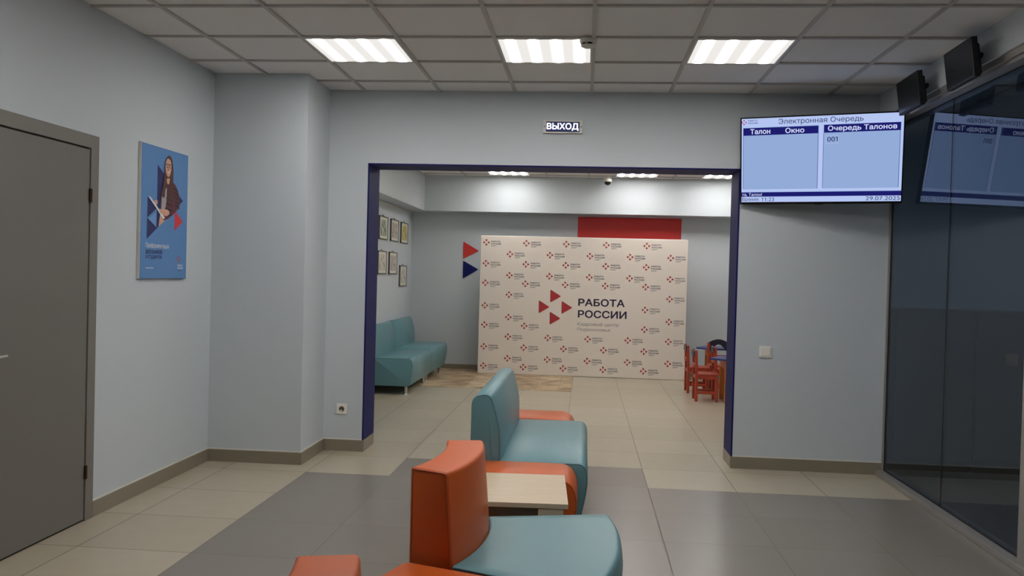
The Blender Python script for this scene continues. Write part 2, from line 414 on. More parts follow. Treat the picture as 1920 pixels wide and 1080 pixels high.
# the office behind the glass
inn = MB()
inn.box((2.30, 7.35, 0), (5.3, 7.45, CZ+.01), M['wall']); inn.box((2.2, 7.04, 0), (2.30, 7.45, CZ+.01), M['wall']); inn.box((5.2, YB, 0), (5.3, 7.35, CZ+.01), M['wall'])
struct(inn.build('wall_office'))
struct(MB().box((2.19, YB, 2.70), (2.36, FY, CZ+.01), M['wall']).build('wall_right'))       # strip above the glass
struct(MB().box((2.24, YB, 0), (2.36, 3.5, 2.70), M['wall']).build('wall_right_near'))
# skirting
bh, bt = .09, .012
def skirt(name, segs):
    b = MB()
    for a, c in segs: b.box(a, c, M['base'], .002)
    return struct(b.build(name))
skirt('baseboard_left', [((LX, 4.645, 0), (LX+bt, 6.157, bh)), ((LX, YB, 0), (LX+bt, 3.56, bh))])
skirt('baseboard_front', [((LX+bt, 6.157-bt, 0), (-2.068+bt, 6.157, bh)), ((-2.068, 6.157, 0), (-2.068+bt, FY, bh)), ((-2.068+bt, FY-bt, 0), (OX0+bt, FY, bh)),
  ((OX0, FY, 0), (OX0+bt+.003, 7.045, bh)), ((OX1-bt-.003, FY, 0), (OX1, 7.045, bh)),
  ((OX1-bt, FY-bt, 0), (1.70, FY, bh)), ((1.703, FY-bt, 0), (2.285, FY, bh))])
skirt('baseboard_far', [((BX+.003, BY-bt, .003), (3.2, BY, .07)), ((BX, 7.05, .003), (BX+bt, BY-bt, .07))])
# thin pale bead along the skirting's top edge
cb = MB(); q = .006
cb.box((LX, 4.645, bh), (LX+q, 6.157, bh+.008), M['white']); cb.box((LX, 6.157-q, bh), (-2.068+q, 6.157, bh+.008), M['white'])
cb.box((-2.068, 6.157, bh), (-2.068+q, FY, bh+.008), M['white']); cb.box((-2.068, FY-q, bh), (OX0, FY, bh+.008), M['white']); cb.box((OX1, FY-q, bh), (2.285, FY, bh+.008), M['white'])
struct(cb.build('trim_5'))
# door on the left
d = struct(thing('door_1', 'plain grey door', 'door', (LX, 4.1, 0))); del d['label']; del d['category']
dm = Matrix.Translation((-LX, -4.1, 0)).to_4x4()
def onwall(b, name, par, base=(LX, 4.1, 0), sm=None):
    o = b.build(name, None, sm); o.parent = par; o.matrix_parent_inverse = Matrix.Translation(Vector(base)).inverted(); return o
fb = MB(); f0, f1 = 4.565, 4.642
fb.box((LX-.02, f0, 0), (LX+.014, f1, 2.168), M['frame'], .002); fb.box((LX-.02, 3.565, 0), (LX+.014, 3.642, 2.168), M['frame'], .002)
fb.box((LX-.02, 3.642, 2.094), (LX+.014, f0, 2.168), M['frame'], .002)
onwall(fb, 'door_frame', d)
onwall(MB().box((LX, 3.642, 0.001), (LX+.002, f0, 2.094), M['black']), 'door_gap', d)
onwall(MB().box((LX+.002, 3.650, .012), (LX+.010, 4.556, 2.085), M['door'], .001), 'door_leaf', d)
for z in (1.792, .24):
    onwall(MB().cyl((LX+.016, 4.560, z), (LX+.016, 4.560, z+.075), .009, M['bronze']).box((LX+.010, 4.560, z), (LX+.017, 4.578, z+.075), M['bronze']), 'door_hinge', d, sm=40)
hb = MB().cyl((LX+.010, 3.71, 1.0), (LX+.02, 3.71, 1.0), .026, M['chrome']).cyl((LX+.02, 3.71, 1.0), (LX+.06, 3.71, 1.0), .009, M['chrome']).cyl((LX+.055, 3.70, 1.0), (LX+.055, 3.83, 1.0), .009, M['chrome'])
onwall(hb, 'door_handle', d, sm=40)
# glass partition on the right
g = struct(thing('window_1', '', '', (2.30, 5.6, 0))); del g['label']; del g['category']
gb = (2.30, 5.6, 0)
fr = MB(); fr.box((2.205, 3.5, 2.662), (2.35, FY, 2.700), M['alu'], .002).box((2.222, 3.5, 2.640), (2.35, FY, 2.662), M['alu'], .002)
onwall(fr, 'top_rail', g, gb)
onwall(MB().box((2.235, 3.5, 0), (2.35, FY, .036), M['alu'], .003), 'bottom_rail', g, gb)
onwall(MB().box((2.284, FY-.022, .036), (2.318, FY, 2.640), M['alu'], .002), 'side_post', g, gb)
onwall(MB().box((2.262, 4.53, .036), (2.335, 4.607, 2.640), M['alu'], .003), 'middle_post', g, gb)
for y0, y1 in ((5.663, FY-.022), (4.607, 5.657), (3.5, 4.53)):
    onwall(MB().box((2.299, y0, .036), (2.307, y1, 2.640), M['glass']), 'glass_pane', g, gb)
gk = MB(); gk.box((2.298, 5.657, .036), (2.308, 5.663, 2.640), M['black'])
for y0, y1 in ((4.607, FY-.022),):
    gk.box((2.296, y0, .036), (2.298, y1, .042), M['black']); gk.box((2.296, y0, 2.634), (2.298, y1, 2.640), M['black'])
    gk.box((2.296, y1-.006, .042), (2.298, y1, 2.634), M['black']); gk.box((2.296, y0, .042), (2.298, y0+.006, 2.634), M['black'])
onwall(gk, 'gasket', g, gb)

# ------------------------------------------------------------------ ceiling lights
def panel(cx, cyy, label):
    t = thing('ceiling_light', label, 'light', (cx, cyy, CZ), 0, 'ceiling light panels')
    f = MB()
    for a, b in (((-.293, -.293), (.293, -.281)), ((-.293, .281), (.293, .293)), ((-.293, -.281), (-.281, .281)), ((.281, -.281), (.293, .281))):
        f.box((a[0], a[1], -.003), (b[0], b[1], .010), M['white'])
    f.build('light_frame', t)
    dd = MB(); dd.box((-.281, -.281, .000), (.281, .281, .009), M['lamp']); dd.build('diffuser', t)
    return t
for cx, lb in ((-1.488, 'left one of the three lit ceiling panels in the front hall'), (-.288, 'middle lit ceiling panel in the front hall, beside the smoke detector'), (.912, 'right one of the three lit ceiling panels in the front hall, nearest the screen')):
    panel(cx, 5.464, lb)
for cyy in (3.064,):
    for cx, w in ((-1.488, 'left'), (-.288, 'middle'), (.912, 'right')):
        panel(cx, cyy, 'lit ceiling panel of the %s column, behind the viewer' % w)
for cx, lb in ((-1.12, 'lit ceiling panel of the far room, leftmost seen under the lintel'), (.68, 'lit ceiling panel of the far room, just right of the dome camera'), (1.88, 'lit ceiling panel of the far room, at the right end of the lintel')):
    panel(cx, 11.95, lb)
for cx, cyy, v in ((-1.12, 9.55, 'left one of its middle row'), (.08, 9.55, 'second from left in its middle row'), (.68, 8.35, 'nearest the opening'), (1.28, 9.55, 'third from left in its middle row')):
    panel(cx, cyy, 'unseen far room ceiling panel added above the lintel, ' + v)  # out of view, added to brighten the press wall and far floor

for cyy in (5.2, 2.8): panel(3.9, cyy, 'unseen ceiling panel added to light the office behind the dark glass, ' + ('farther one' if cyy > 4 else 'nearer one'))  # out of view, added so the office shows through the tinted panes

# ------------------------------------------------------------------ upholstery
SEAT = rounded([(.165, .10, .02), (.165, .430, .012), (.634, .433, .045), (.656, .33, .14), (.612, .10, .03)])
BACK = rounded([(0, .10, .02), (0, .775, .045), (.105, .800, .045), (.165, .62, .14), (.168, .425, .05), (.163, .10, .01)])
POUF = rounded([(0, .10, .03), (0, .432, .05), (.612, .434, .07), (.658, .31, .16), (.610, .10, .03)])
CSEAT = rounded([(.182, .10, .02), (.182, .430, .012), (.703, .434, .022), (.718, .33, .10), (.675, .10, .03)])
CBACK = rounded([(0, .10, .01), (0, .752, .012), (.154, .752, .018), (.182, .43, .05), (.180, .10, .01)])
PEPS = .014
def straight(prof, y0, y1, m):
    rings = []
    for y, ins in ((y0, PEPS), (y0+.004, .005), (y0+PEPS, 0), (y1-PEPS, 0), (y1-.004, .005), (y1, PEPS)):
        rings.append([(dx, y, z) for dx, z in (offset(prof, ins) if ins else prof)])
    return MB().loft(rings, m)
def arc(prof, R0, h, m):
    rings = []; st = [(-h, PEPS), (-h+.003, .005), (-h+.010, 0)]+[(-h+.010+(2*h-.020)*i/16, 0) for i in range(1, 16)]+[(h-.010, 0), (h-.003, .005), (h, PEPS)]
    for a, ins in st:
        rings.append([((R0+dx)*math.cos(a)-R0, (R0+dx)*math.sin(a), z) for dx, z in (offset(prof, ins) if ins else prof)])
    return MB().loft(rings, m)
def legs(t, pts):
    for x, y in pts:
        MB().cyl((x, y, .012), (x, y, .101), .021, M['chrome']).cyl((x, y, 0), (x, y, .012), .030, M['chrome'], .026).build('leg', t, 40)
def piping(prof, fmap, m, par, skip=lambda d, z: False):
    pts = [p for p in offset(prof, .006) if not skip(*p)]
    MB().tube([fmap(dx, z) for dx, z in pts], .0035, m).build('piping', par, 60)
def sofa(label, L, loc, group):
    t = thing('sofa_module', label, 'sofa', loc, 0, group)
    s = straight(SEAT, 0, L, M['teal']).build('seat', t, 35); b = straight(BACK, 0, L, M['teal']).build('backrest', t, 35)
    for y in (.004, L-.004):
        piping(SEAT, lambda dx, z: (dx, y, z), M['tealp'], s, lambda dx, z: dx < .17 or z < .13)
        piping(BACK, lambda dx, z: (dx, y, z), M['tealp'], b, lambda dx, z: dx < .02 or z < .42)
    legs(t, [(.08, .085), (.555, .085), (.08, L-.085), (.555, L-.085)])
    return t
sofa('teal leatherette sofa in the middle of the hall, behind the pale wood table', 1.385, (-.605, 4.645, 0), 'teal sofa modules')
sofa('teal sofa against the left wall of the far room, nearer one of the pair', 1.245, (-2.633, 9.862, 0), 'teal sofa modules')
sofa('teal sofa against the left wall of the far room, farther one in the corner', 1.245, (-2.633, 11.117, .003), 'teal sofa modules')
def curved(label, loc, rz, group):
    t = thing('curved_sofa_module', label, 'sofa', loc, rz, group); h = math.radians(18); R0 = .85
    s = arc(CSEAT, R0, h, M['teal']).build('seat', t, 35); b = arc(CBACK, R0, h, M['orange']).build('backrest', t, 35)
    b['label'] = 'orange backrest'; s['label'] = 'teal seat'
    for a in (-h+.003, h-.003):
        mp = lambda dx, z: ((R0+dx)*math.cos(a)-R0, (R0+dx)*math.sin(a), z)
        piping(CSEAT, mp, M['tealp'], s, lambda dx, z: dx < .19 or z < .13)
        piping(CBACK, mp, M['orangep'], b, lambda dx, z: dx < .012 or z < .44)
    legs(t, [((R0+dd)*math.cos(a)-R0, (R0+dd)*math.sin(a)) for dd in (.08, .56) for a in (-h*.8, h*.8)])
    return t
curved('curved sofa with orange backrest and teal seat in the foreground, beside the wood table', (-.541, 3.265, 0), math.radians(-5), 'curved sofa modules')
curved('nearest curved sofa, only the top of its orange backrest showing at the bottom edge', (-.655, 1.76, 0), math.radians(-2.5), 'curved sofa modules')
def pouf(label, L, loc, rz):
    t = thing('pouf', label, 'pouf', loc, rz, 'orange pouf seats')
    s = straight(POUF, 0, L, M['orange']).build('seat', t, 35)
    for y in (.004, L-.004): piping(POUF, lambda dx, z: (dx, y, z), M['orangep'], s, lambda dx, z: z < .13)
    legs(t, [(.08, .07), (.555, .07), (.08, L-.07), (.555, L-.07)])
pouf('orange pouf seat between the pale wood table and the teal sofa', .378, (-.655, 4.260, 0), 0)
pouf('orange pouf seat at the far end of the hall sofa', .40, (-.69, 6.036, 0), 0)
a = math.radians(-19)
pouf('nearest orange pouf seat, cut off by the bottom edge', .40, (-.625-.40*math.sin(-a)*1.0, 2.965-.40*math.cos(a), 0), a)

# pale wood table
t = thing('side_table', 'small pale wood table between orange pouf and curved sofa', 'table', (-.345, 3.958, 0), math.radians(3))
tb = MB(); tb.box((-.285, -.272, .438), (.285, .272, .460), M['oak'], .0015); tb.build('tabletop', t)
for sx in (-1, 1):
    for s_ in (-1, 1):
        x0, x1 = sorted((sx*.265, sx*.155)); y0, y1 = sorted((s_*.270, s_*.252)); MB().box((x0, y0, 0), (x1, y1, .438), M['oak'], .001).build('leg', t)
MB().box((-.155, -.225, .10), (.155, -.205, .438), M['oakd'], .001).build('apron_panel', t)
MB().box((-.155, .205, .10), (.155, .225, .438), M['oakd'], .001).build('apron_panel', t)
for sx in (-1, 1):
    x0, x1 = sorted((sx*.245, sx*.225)); MB().box((x0, -.237, .10), (x1, .237, .438), M['oakd'], .001).build('side_panel', t)

# ------------------------------------------------------------------ press wall
PX0, PX1, PY, PZ = -1.528, 1.450, 12.37, 2.008
t = thing('press_wall', 'white press wall printed with rows of red and navy logos', 'backdrop', (0, PY, 0))
b = MB().box((PX0, -.02, .004), (PX1, .03, PZ), M['back'], .006); b.build('panel', t)
fr = MB().box((PX0-.004, .0, .002), (PX0, .034, PZ+.004), M['alu']).box((PX1, .0, .002), (PX1+.004, .034, PZ+.004), M['alu']).box((PX0-.004, 0, PZ), (PX1+.004, .034, PZ+.004), M['alu'])
for x in (-1.0, 1.0): fr.box((x-.02, .03, .004), (x+.02, .36, .024), M['alu'])
fr.build('stand_frame', t)
EX = -.0215
def pl(x, z): return (x, EX, z)
def rtri(mb, ax, az, h, w, m, place, r=.1):       # right-pointing rounded triangle, left edge centred on (ax, az)
    poly = rounded([(ax, az-h/2, h*r), (ax+w, az, h*r), (ax, az+h/2, h*r)], 3)
    mb.face([place(*p) for p in poly], m)
def emblem(mb, cx, cz, s, m, place):               # four triangles in a diamond; s = overall width
    for dx, dz in ((-.5, 0), (.19, 0), (-.16, .335), (-.16, -.335)):
        rtri(mb, cx+dx*s, cz+dz*s, .40*s, .33*s, m, place)
big = MB(); emblem(big, -.420, .993, .478, M['pred'], pl); big.build('large_emblem', t)
lt = MB()
text_into(lt, 'РАБОТА', M['pnavy'], pl, -.091, .575, 1.022, 1.130, .026); text_into(lt, 'РОССИИ', M['pnavy'], pl, -.091, .606, .853, .963, .026)
lt.build('large_lettering', t)
l2 = MB()
text_into(l2, 'Кадровый центр', M['pgrey'], pl, -.091, .497, .728, .788); text_into(l2, 'Подмосковья', M['pgrey'], pl, -.092, .375, .655, .708)
l2.build('small_lettering', t)
A5, B5 = (-1.440, -.858, -.281, .293, .869), (-1.092, -.512, .063, .637, 1.212)
rows = [(1.907, A5), (1.743, B5), (1.602, A5), (1.438, B5), (1.320, A5), (1.156, (B5[0], B5[4])), (.991, (A5[0], A5[4])), (.829, (B5[0], B5[4])), (.710, (A5[0], A5[1], A5[4])), (.546, B5), (.394, A5), (.231, B5), (.112, A5)]
lg = MB()
for z, xs in rows:
    for x in xs:
        emblem(lg, x, z, .096, M['pred'], pl)
        text_into(lg, 'РАБОТА', M['pnavy'], pl, x+.066, x+.200, z+.004, z+.026, .02, 26); text_into(lg, 'РОССИИ', M['pnavy'], pl, x+.066, x+.207, z-.030, z-.008, .02, 26)
        lg.face([pl(x+.066, z-.046), pl(x+.150, z-.046), pl(x+.150, z-.042), pl(x+.066, z-.042)], M['pgrey'])
        lg.face([pl(x+.066, z-.056), pl(x+.134, z-.056), pl(x+.134, z-.052), pl(x+.066, z-.052)], M['pgrey'])
lg.build('logo_pattern', t)
# red board and two wall triangles
tag(MB().box((-.131, BY-.012, 1.25), (1.397, BY, 2.338), M['red'], .002).build('wall_board'), 'plain red rectangular board on the far wall above the press wall', 'board')
wt = lambda a, b, dd: (a, BY-dd, b)
tag(MB().prism(rounded([(-1.848, 1.670, .01), (-1.611, 1.793, .02), (-1.848, 1.928, .01)], 3), wt, .012, M['red']).build('wall_triangle'), 'red triangle on the far wall, pointing right at the press wall', 'wall decoration')
tag(MB().prism(rounded([(-1.846, 1.371, .01), (-1.611, 1.512, .02), (-1.846, 1.640, .01)], 3), wt, .012, M['navy']).build('wall_triangle'), 'navy blue triangle on the far wall, below the red one', 'wall decoration')

# ------------------------------------------------------------------ poster on the left wall
t = thing('poster', 'blue poster of a person in glasses holding a book, on left wall', 'poster', (LX+.0015, 5.4, 1.365))
def pw(dd): return lambda y, z: (dd, y-5.4, z-1.365)
PX = .018
pb = MB().box((0, 5.095-5.4, 0), (PX, 5.715-5.4, .848), M['poster']); 
pb.box((0, 5.091-5.4, -.003), (PX-.001, 5.095-5.4, .851), M['white']).box((0, 5.715-5.4, -.003), (PX-.001, 5.718-5.4, .851), M['white']).box((0, 5.095-5.4, .848), (PX-.001, 5.715-5.4, .851), M['white'])
pb.build('board', t)
def sh(mb, lst, m, lvl): mb.face([pw(PX+.0006*lvl)(y*1.0+(.0), z) for y, z in lst], m)
def fix(l): return [(5.095+(y-5.076)/(5.674-5.076)*.62, z) for y, z in l]
sp_ = MB()
sh(sp_, fix([(5.268, 2.098), (5.609, 1.893), (5.268, 1.687)]), M['pnv'], 1)
sh(sp_, fix([(5.153, 1.882), (5.262, 1.815), (5.153, 1.749)]), M['pnv'], 1); sh(sp_, fix([(5.153, 1.748), (5.276, 1.690), (5.153, 1.615)]), M['pnv'], 1)
sh(sp_, fix([(5.255, 1.793), (5.170, 1.741), (5.262, 1.695)]), M['plb'], 2); sh(sp_, fix([(5.5, 1.817), (5.612, 1.753), (5.5, 1.683)]), M['pr'], 1)
sp_.build('printed_triangles', t)
pp = MB()
sh(pp, fix([(5.309, 1.785), (5.362, 1.78), (5.407, 1.760), (5.350, 1.732), (5.290, 1.700)]), M['skin'], 3)
sh(pp, fix(rounded([(5.33, 1.925, .03), (5.306, 1.862, .02), (5.312, 1.786, .02), (5.350, 1.742, .01), (5.407, 1.757, .02), (5.515, 1.813, .03), (5.569, 1.858, .03), (5.557, 1.92, .03), (5.517, 1.979, .04), (5.469, 2.009, .04), (5.389, 1.991, .02)], 3)), M['jack'], 4)
for i in range(5): sh(pp, fix([(5.48+.006*i, 1.972-.028*i), (5.535+.006*i, 1.955-.028*i), (5.535+.006*i, 1.945-.028*i), (5.48+.006*i, 1.960-.028*i)]), M['jack2'], 5)
for i in range(4): sh(pp, fix([(5.375, 1.90-.036*i), (5.46, 1.885-.032*i), (5.46, 1.876-.032*i), (5.375, 1.888-.036*i)]), M['jack2'], 5)
sh(pp, fix([(5.322, 1.898), (5.317, 1.82), (5.361, 1.806), (5.382, 1.86), (5.385, 1.96), (5.365, 1.95)]), M['shirt'], 5)
sh(pp, fix(rounded([(5.382, 2.165, .02), (5.357, 2.127, .02), (5.351, 2.057, .02), (5.337, 1.968, .03), (5.305, 1.905, .01), (5.357, 1.885, .02), (5.372, 1.99, .02), (5.430, 1.99, .02), (5.40, 1.865, .02), (5.43, 1.873, .02), (5.483, 1.904, .02), (5.466, 2.0, .03), (5.466, 2.097, .03), (5.449, 2.156, .03), (5.417, 2.180, .03)], 3)), M['hair'], 6)
sh(pp, fix(rounded([(5.372, 2.02, .02), (5.386, 1.985, .01), (5.410, 1.985, .01), (5.425, 2.03, .02)], 2)), M['skin'], 7)
sh(pp, fix(rounded([(5.36, 2.127, .02), (5.358, 2.078, .03), (5.382, 2.034, .02), (5.410, 2.033, .02), (5.434, 2.07, .03), (5.440, 2.115, .03), (5.420, 2.150, .02), (5.382, 2.156, .02)], 4)), M['skin'], 8)
for y in (5.368, 5.406): sh(pp, fix(rounded([(y, 2.118, .01), (y, 2.092, .015), (y+.033, 2.092, .015), (y+.033, 2.118, .01)], 3)), M['jack2'], 9)
for y in (5.372, 5.410): sh(pp, fix(rounded([(y, 2.114, .01), (y, 2.096, .012), (y+.025, 2.096, .012), (y+.025, 2.114, .01)], 3)), M['skin'], 10)
sh(pp, fix([(5.361, 2.116), (5.440, 2.116), (5.440, 2.112), (5.361, 2.112)]), M['jack2'], 10)
sh(pp, fix(rounded([(5.384, 2.066, .004), (5.397, 2.056, .01), (5.414, 2.066, .004), (5.398, 2.068, .01)], 2)), M['pw'], 9)
sh(pp, fix(rounded([(5.396, 2.095, .003), (5.390, 2.076, .004), (5.404, 2.076, .004)], 2)), M['jack'], 9)
sh(pp, fix(rounded([(5.222, 1.862, .01), (5.232, 1.838, .01), (5.273, 1.842, .01), (5.268, 1.872, .01)], 2)), M['skin'], 6)
sh(pp, fix([(5.155, 1.885), (5.346, 1.750), (5.366, 1.762), (5.182, 1.882)]), M['pw'], 7)
sh(pp, fix(rounded([(5.283, 1.815, .01), (5.405, 1.818, .02), (5.428, 1.793, .02), (5.38, 1.770, .02), (5.300, 1.790, .01)], 3)), M['skin'], 8)
o = pp.build('printed_portrait', t); o['label'] = 'person with long brown hair, glasses and maroon jacket'
pf = lambda y, z: pw(PX+.0012)(5.095+(y-5.076)/(5.674-5.076)*.62, z)
for body, m, y0, y1, z0, z1, bo in (('Профориентация', 'pw', 5.138, 5.430, 1.553, 1.592, .01), ('школьников', 'pnv', 5.140, 5.345, 1.522, 1.548, .01), ('и студентов', 'pnv', 5.140, 5.340, 1.484, 1.514, .01),
    ('РАБОТА', 'pw', 5.552, 5.622, 1.446, 1.458, .02), ('РОССИИ', 'pw', 5.552, 5.626, 1.428, 1.440, .02)):
    tx = MB(); text_into(tx, body, M[m], pf, y0, y1, z0, z1, bo); tx.build('lettering', t)
tx = MB(); tx.face([pf(5.556, 1.416), pf(5.612, 1.416), pf(5.612, 1.419), pf(5.556, 1.419)], M['pnv']); tx.build('lettering', t)
tx = MB()
for y0, y1 in ((5.144, 5.168), (5.172, 5.204), (5.208, 5.238)): tx.face([pf(y0, 1.429), pf(y1, 1.429), pf(y1, 1.434), pf(y0, 1.434)], M['pw'])
tx.build('fine_print', t)
tx = MB(); emblem(tx, 5.566, 1.495, .050, M['pr'], pf); tx.build('printed_emblem', t)


# ------------------------------------------------------------------ queue screen
yaw, tilt = .3012, .2009
cx, cyy, cz = 1.6851, 6.4432, 2.3550
R_ = Vector((math.cos(yaw), -math.sin(yaw), 0)); N_ = Vector((-math.sin(yaw)*math.cos(tilt), -math.cos(yaw)*math.cos(tilt), -math.sin(tilt))); U_ = N_.cross(R_)
mw = Matrix(((R_.x, U_.x, N_.x, cx), (R_.y, U_.y, N_.y, cyy), (R_.z, U_.z, N_.z, cz), (0, 0, 0, 1)))
t = thing('queue_screen', 'wall mounted screen listing queue numbers beside the glass partition', 'screen', mw=mw)
SW, SH = 1.1098, .6243; hw, hh = SW/2, SH/2
b = MB(); b.box((-hw-.009, -hh-.017, -.032), (hw+.009, hh+.009, -.001), M['tvb'], .003)
for a, c in (((-hw-.009, -hh-.017), (hw+.009, -hh)), ((-hw-.009, hh), (hw+.009, hh+.009)), ((-hw-.009, -hh), (-hw, hh)), ((hw, -hh), (hw+.009, hh))): b.box((a[0], a[1], -.001), (c[0], c[1], .004), M['tvb'])
b.build('casing', t)
MB().box((-.03, -hh-.021, -.006), (.03, -hh-.016, .004), M['tvb'], .001).build('standby_sensor', t)
MB().box((-hw, -hh, -.001), (hw, hh, .0), M['sbg']).build('display_panel', t)
def sc(u, v, l=1): return (-hw+u*SW, hh-v*SH, .0004*l)
ui = MB()
def rect(u0, v0, u1, v1, m, l=1): ui.face([sc(u0, v1, l), sc(u1, v1, l), sc(u1, v0, l), sc(u0, v0, l)], m)
rect(0, 0, 1, .105, M['stop']); rect(0, .105, .01, .875, M['stop']); rect(.985, .105, 1, .875, M['stop']); rect(.493, .105, .522, .875, M['stop']); rect(.01, .845, .985, .875, M['stop'])
rect(.010, .112, .490, .200, M['snavy']); rect(.524, .106, .984, .197, M['snavy'])
for u in (.0105, .489, .522, .981): rect(u-.0016, .20, u+.0016, .84, M['sline'], 2)
rect(0, .882, 1, .935, M['snavy']); rect(0, .935, 1, 1, M['stop'])
for a in ((.537, .228, .613, .232), (.537, .322, .613, .326), (.537, .232, .539, .322), (.611, .232, .613, .322)): rect(*a, M['stop'], 2)
ui.build('interface_blocks', t)
def st(body, u0, u1, v0, v1, m, bold=0):
    ut = MB(); text_into(ut, body, m, lambda x, y: (-hw+x*SW, hh-y*SH, .0014), u0, u1, v1, v0, bold); ut.build('screen_text', t)
st('Электронная', .238, .542, .016, .092, M['stxt'], .004); st('Очередь', .563, .762, .016, .092, M['stxt'], .004); st('Талон', .056, .186, .124, .186, M['swht'], .022); st('Окно', .282, .402, .124, .186, M['swht'], .022); st('Очередь Талонов', .548, .962, .118, .192, M['swht'], .02)
st('001', .545, .610, .246, .300, M['stxt'], .006); st('та, Талон!', .004, .136, .890, .932, M['swht'], .004); st('Время:', .003, .118, .944, .997, M['stxt']); st('11:23', .133, .215, .946, .990, M['stxt']); st('29.07.2025', .790, .994, .942, .988, M['stxt'])
st('РАБОТА', .043, .102, .016, .034, M['snavy'], .015); st('РОССИИ', .043, .106, .045, .063, M['snavy'], .015)
ut = MB(); emblem(ut, -hw+.017*SW, hh-.043*SH, .040, M['sred'], lambda x, y: (x, y, .0014)); ut.build('screen_emblem', t)
br = MB(); br.box((-.14, -.12, -.045), (.14, .12, -.032), M['dgrey'], .002); br.build('back_plate', t)
inv = mw.inverted()
arm = MB(); wp = Vector((cx+.04, FY, 2.40)); bp = Vector((cx, cyy, cz))-N_*.045
arm.tube([inv@(wp-Vector((0, .014, 0))), inv@bp], .022, M['dgrey'], 10); arm.build('wall_arm', t, 40)
pm = MB().box((cx-.04, FY-.013, 2.30), (cx+.12, FY-.001, 2.50), M['dgrey']); o = pm.build('wall_plate'); o.parent = t; o.matrix_parent_inverse = inv

# ------------------------------------------------------------------ black panels above the glass
def display(label, cyy, yw):
    tl = .128; n = Vector((-math.cos(yw)*math.cos(tl), -math.sin(yw)*math.cos(tl), -math.sin(tl))); r = Vector((math.sin(yw), -math.cos(yw), 0)); u = n.cross(r)
    c = Vector((2.07, cyy, 2.701))
    mw = Matrix(((r.x, u.x, n.x, c.x), (r.y, u.y, n.y, c.y), (r.z, u.z, n.z, c.z), (0, 0, 0, 1)))
    t = thing('number_display', label, 'display', mw=mw, group='black number displays above the glass')
    MB().box((-.195, -.109, -.035), (.195, .109, 0), M['mon'], .004).build('casing', t)
    MB().box((-.183, -.097, 0), (.183, .097, .001), M['tvb']).build('dark_panel', t)
    MB().box((-.02, -.085, -.075), (.12, .085, -.035), M['mon'], .006).build('rear_housing', t)
    inv = mw.inverted(); a = inv@Vector((2.19, cyy-.02, 2.76)); bq = Vector((.02, .0, -.07))
    MB().tube([a, bq], .014, M['mon'], 8).build('bracket', t, 40)
    return t
display('black unlit number display above the glass, the nearer one', 5.052, -.035)
display('black unlit number display above the glass, the farther one by the screen', 5.815, -.025)

# ------------------------------------------------------------------ exit sign, detector, camera, switch, socket
t = thing('exit_sign', 'lit exit sign in a white frame above the wide opening', 'sign', (-.207, FY, 2.612))
fm = MB(); w2, h2 = .153, .050
for a, c in (((-w2, -h2), (w2, -h2+.010)), ((-w2, h2-.010), (w2, h2)), ((-w2, -h2+.010), (-w2+.022, h2-.010)), ((w2-.022, -h2+.010), (w2, h2-.010))): fm.box((a[0], -.024, a[1]), (c[0], 0, c[1]), M['white'], .001)
fm.build('frame', t)
MB().box((-w2+.022, -.015, -h2+.010), (w2-.022, -.002, h2-.010), M['xbg']).build('sign_panel', t)
xl = MB(); text_into(xl, 'ВЫХОД', M['xon'], lambda x, z: (x, -.0168, z), -w2+.027, w2-.030, -.030, .031, .03); xl.build('sign_letters', t)
for s_ in (-1, 1): MB().cyl((s_*(w2-.010), -.027, 0), (s_*(w2-.010), -.023, 0), .005, M['dgrey'], n=12).build('screw', t)
t = thing('smoke_detector', 'round white smoke detector on the ceiling by the middle light', 'smoke detector', (-.022, 5.19, CZ))
MB().lathe([(.054, 0), (.054, -.012), (.050, -.022), (.047, -.024)], M['white']).build('base', t, 40)
MB().lathe([(.036, -.023), (.036, -.036)], M['black']).build('sensing_slot', t, 40)
hd = MB().lathe([(.046, -.036), (.044, -.042), (.030, -.048), (.012, -.050)], M['white'])
for i in range(6): hd.box((.034, -.004, -.037), (.046, .004, -.023), M['white'], rot=Matrix.Rotation(i*PI/3+.3, 3, 'Z'), piv=(0, 0, 0))
hd.build('cover', t, 40)
t = thing('dome_camera', 'small white dome camera on the ceiling of the far room', 'camera', (.28, 12.28, CZ))
MB().lathe([(.045, 0), (.045, -.02), (.060, -.03), (.062, -.062), (.058, -.072)], M['white']).build('housing', t, 40)
MB().lathe([(.048, -.070), (.046, -.090), (.036, -.108), (.018, -.118), (.004, -.121)], M['tvb']).build('dome', t, 60)
t = thing('light_switch', 'white light switch on the wall right of the opening', 'switch', (1.396, FY, .908))
MB().box((-.049, -.010, -.045), (.049, 0, .045), M['socket'], .004).build('plate', t)
MB().box((-.034, -.016, -.032), (.034, -.010, .032), M['socket'], .003, rot=Matrix.Rotation(.06, 3, 'X')).build('rocker', t)
t = thing('power_socket', 'cream power socket low on the wall left of the opening', 'socket', (-1.918, FY, .336))
MB().box((-.043, -.010, -.043), (.043, 0, .043), M['socket'], .004).build('plate', t)
so = MB().cyl((0, -.0105, 0), (0, -.0095, 0), .022, M['sockd'], n=24); so.build('socket_well', t)
MB().box((-.010, -.0125, -.020), (.003, -.0095, -.006), M['socket'], .001).cyl((-.009, -.0112, .002), (-.009, -.0100, .002), .0035, M['black'], n=10).cyl((.009, -.0112, .002), (.009, -.0100, .002), .0035, M['black'], n=10).build('contact_insert', t)

